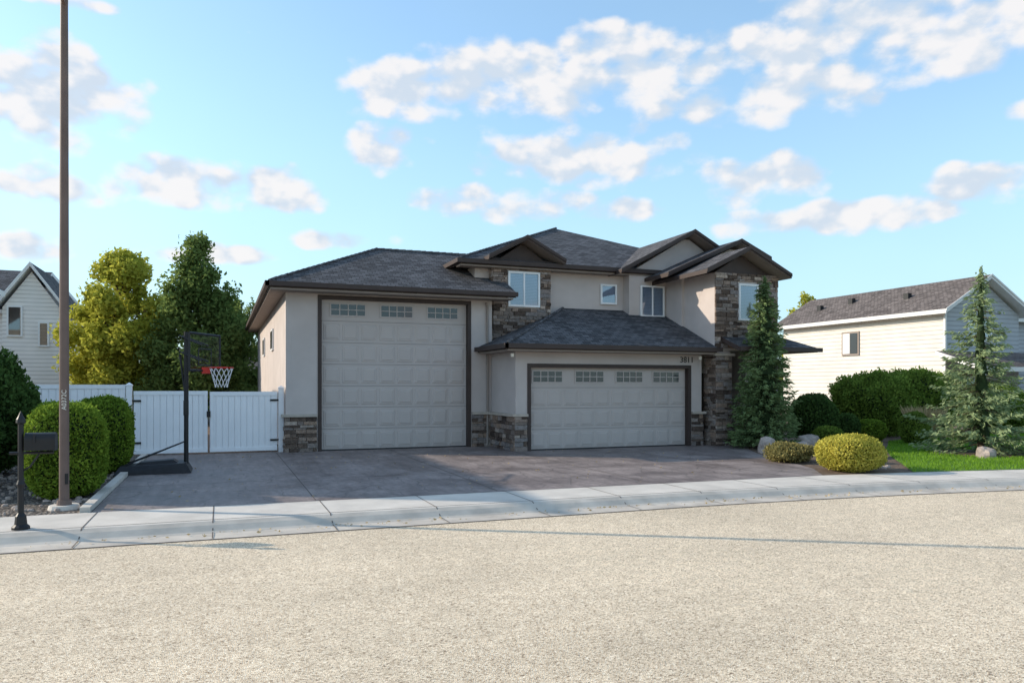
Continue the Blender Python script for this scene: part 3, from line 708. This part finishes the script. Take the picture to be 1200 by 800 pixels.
D=np.stack([np.cos(a)*rr*.5,np.sin(a)*rr*.5,np.ones(n)],1); quads('ornamental_grass',C,.16,.05,'straw',None,D=D)
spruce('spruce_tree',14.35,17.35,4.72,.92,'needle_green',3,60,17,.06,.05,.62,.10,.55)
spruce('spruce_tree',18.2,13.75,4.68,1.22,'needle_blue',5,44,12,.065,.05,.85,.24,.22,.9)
tree('golden_tree',-4.35,40,8.0,2.3,34000,.11,'leaf_yellow',31,.08,110)
tree('golden_tree',-5.2,42.5,6.6,1.5,12000,.11,'leaf_yellow',36,.08,60)
tree('green_tree',-.9,38,8.5,2.6,34000,.10,'leaf_tree',32,.12,120,.16,'cone')
tree('green_tree',1.0,40.5,6.4,2.0,14000,.10,'leaf_tree',33,.15,60)
tree('golden_tree',45.6,50,9.4,2.2,6000,.15,'leaf_yellow',34,.2,30)
n=22000; C=np.zeros((n,3)); C[:,0]=rng.uniform(-60,110,n); C[:,1]=rng.uniform(84,90,n)
C[:,2]=rng.random(n)*(3.6+1.2*np.sin(C[:,0]*.35)+.7*np.sin(C[:,0]*1.1+1)); quads('distant_trees',C,.5,.6,'leaf_tree')

# ---------------------------------------------------------------- light, sky
SE=math.radians(24); sd=Vector((-.8586*math.cos(SE),.5126*math.cos(SE),math.sin(SE)))
sun=bpy.data.lights.new('sun','SUN'); sun.energy=5; sun.angle=math.radians(.53); sun.color=(1,.88,.71)
so=bpy.data.objects.new('sun',sun); so.rotation_euler=(-sd).to_track_quat('-Z','Y').to_euler(); S.collection.objects.link(so)
W=bpy.data.worlds.new('World'); S.world=W; W.use_nodes=True; nt=W.node_tree; nt.nodes.clear()
W.cycles.sampling_method='MANUAL'; W.cycles.sample_map_resolution=256
out=N(nt,'ShaderNodeOutputWorld'); bg=N(nt,'ShaderNodeBackground'); L(nt,bg.outputs[0],out.inputs[0])
sky=N(nt,'ShaderNodeTexSky'); sky.sky_type='NISHITA'; sky.sun_disc=False; sky.sun_elevation=SE
sky.sun_rotation=math.atan2(sd.x,sd.y); sky.air_density=1.0; sky.dust_density=.6; sky.ozone_density=1.2
bg.inputs[1].default_value=.15
tc=N(nt,'ShaderNodeTexCoord').outputs['Generated']; sp=N(nt,'ShaderNodeSeparateXYZ'); L(nt,tc,sp.inputs[0])
az=math_(nt,'ARCTAN2',sp.outputs[0],sp.outputs[1])
hor=math_(nt,'SQRT',math_(nt,'ADD',math_(nt,'MULTIPLY',sp.outputs[0],sp.outputs[0]),math_(nt,'MULTIPLY',sp.outputs[1],sp.outputs[1])))
el=math_(nt,'DIVIDE',sp.outputs[2],math_(nt,'MAXIMUM',hor,.01))
ae=N(nt,'ShaderNodeCombineXYZ'); L(nt,az,ae.inputs[0]); L(nt,el,ae.inputs[1])
cv=N(nt,'ShaderNodeCombineXYZ'); L(nt,az,cv.inputs[0]); L(nt,math_(nt,'MULTIPLY',el,1.35),cv.inputs[1])
n1=noise(nt,cv.outputs[0],13,6,.52)
cv2=N(nt,'ShaderNodeVectorMath'); cv2.operation='ADD'; L(nt,cv.outputs[0],cv2.inputs[0]); cv2.inputs[1].default_value=(-.012,.020,0)
n2=noise(nt,cv2.outputs[0],13,3,.52)
vo=N(nt,'ShaderNodeTexVoronoi'); vo.feature='SMOOTH_F1'; vo.inputs['Scale'].default_value=26; vo.inputs['Smoothness'].default_value=.4; L(nt,cv.outputs[0],vo.inputs['Vector'])
CL=[(.2335,.39,.085,.035),(.368,.405,.125,.05),(.503,.42,.10,.05),(.705,.365,.15,.03),(.633,.405,.055,.022),(.792,.435,.17,.042),(.923,.40,.08,.038),
(.203,.312,.047,.026),(.467,.30,.13,.034),(.685,.258,.085,.026),(.923,.228,.055,.02),(-.178,.33,.09,.058),(-.055,.246,.085,.026),(.062,.248,.06,.026),
(-.188,.228,.05,.022),(-.204,.154,.045,.016),(.783,.207,.13,.018),(.357,.243,.11,.021),(.512,.226,.045,.017),(-.008,.162,.08,.012),(-.17,.44,.05,.01),(.15,.19,.07,.012),(1.0,.30,.06,.02)]
cur=None
for a0,e0,ra,re in CL:
    ra*=1.15; re*=1.3
    q=nt.nodes.new('ShaderNodeVectorMath'); q.operation='MULTIPLY_ADD'; L(nt,ae.outputs[0],q.inputs[0]); q.inputs[1].default_value=(1/ra,1/re,0); q.inputs[2].default_value=(-a0/ra,-e0/re,0)
    d=nt.nodes.new('ShaderNodeVectorMath'); d.operation='DOT_PRODUCT'; L(nt,q.outputs[0],d.inputs[0]); L(nt,q.outputs[0],d.inputs[1])
    cur=d.outputs['Value'] if cur is None else math_(nt,'MINIMUM',cur,d.outputs['Value'])
cur=math_(nt,'SUBTRACT',1.0,cur)
far=rng_(nt,math_(nt,'ABSOLUTE',math_(nt,'SUBTRACT',az,.37)),.75,1.1,-3,0)
gl=math_(nt,'ADD',far,rng_(nt,noise(nt,tc,2.5,3),.45,.7,-1,1.2))
cur=math_(nt,'MAXIMUM',math_(nt,'MAXIMUM',cur,gl),-1.0)
den=math_(nt,'ADD',cur,math_(nt,'MULTIPLY',math_(nt,'SUBTRACT',n1,.5),3.0))
den=math_(nt,'ADD',den,math_(nt,'MULTIPLY',math_(nt,'SUBTRACT',.42,vo.outputs['Distance']),1.3))
alpha=rng_(nt,den,-.15,.75,0,.95,True)
lit=rng_(nt,math_(nt,'ADD',math_(nt,'SUBTRACT',n1,n2),math_(nt,'MULTIPLY',math_(nt,'SUBTRACT',.42,vo.outputs['Distance']),.12)),-.10,.09,0,1,True)
K=1/.15
ccol=mixc(nt,lit,(.66*K,.75*K,.86*K),(.95*K,.93*K,.93*K))
tint=mixc(nt,1.0,sky.outputs[0],(1.75,1.95,1.98),'MULTIPLY')
hz=math_(nt,'ADD',rng_(nt,noise(nt,cv.outputs[0],3,3),.35,.75,0,.16),rng_(nt,el,0,.42,.72,.14,True))
base=mixc(nt,hz,tint,(.50*K,.76*K,.90*K))
fin=mixc(nt,alpha,base,ccol); L(nt,fin,bg.inputs[0])

cam=bpy.data.cameras.new('camera'); cam.lens=26.55; cam.sensor_width=36; cam.shift_y=.0433; cam.clip_end=3000; cam.clip_start=.05
co=bpy.data.objects.new('camera',cam); co.location=(0,0,1.75); co.rotation_euler=(math.pi/2,0,-math.radians(21.1)); S.collection.objects.link(co); S.camera=co
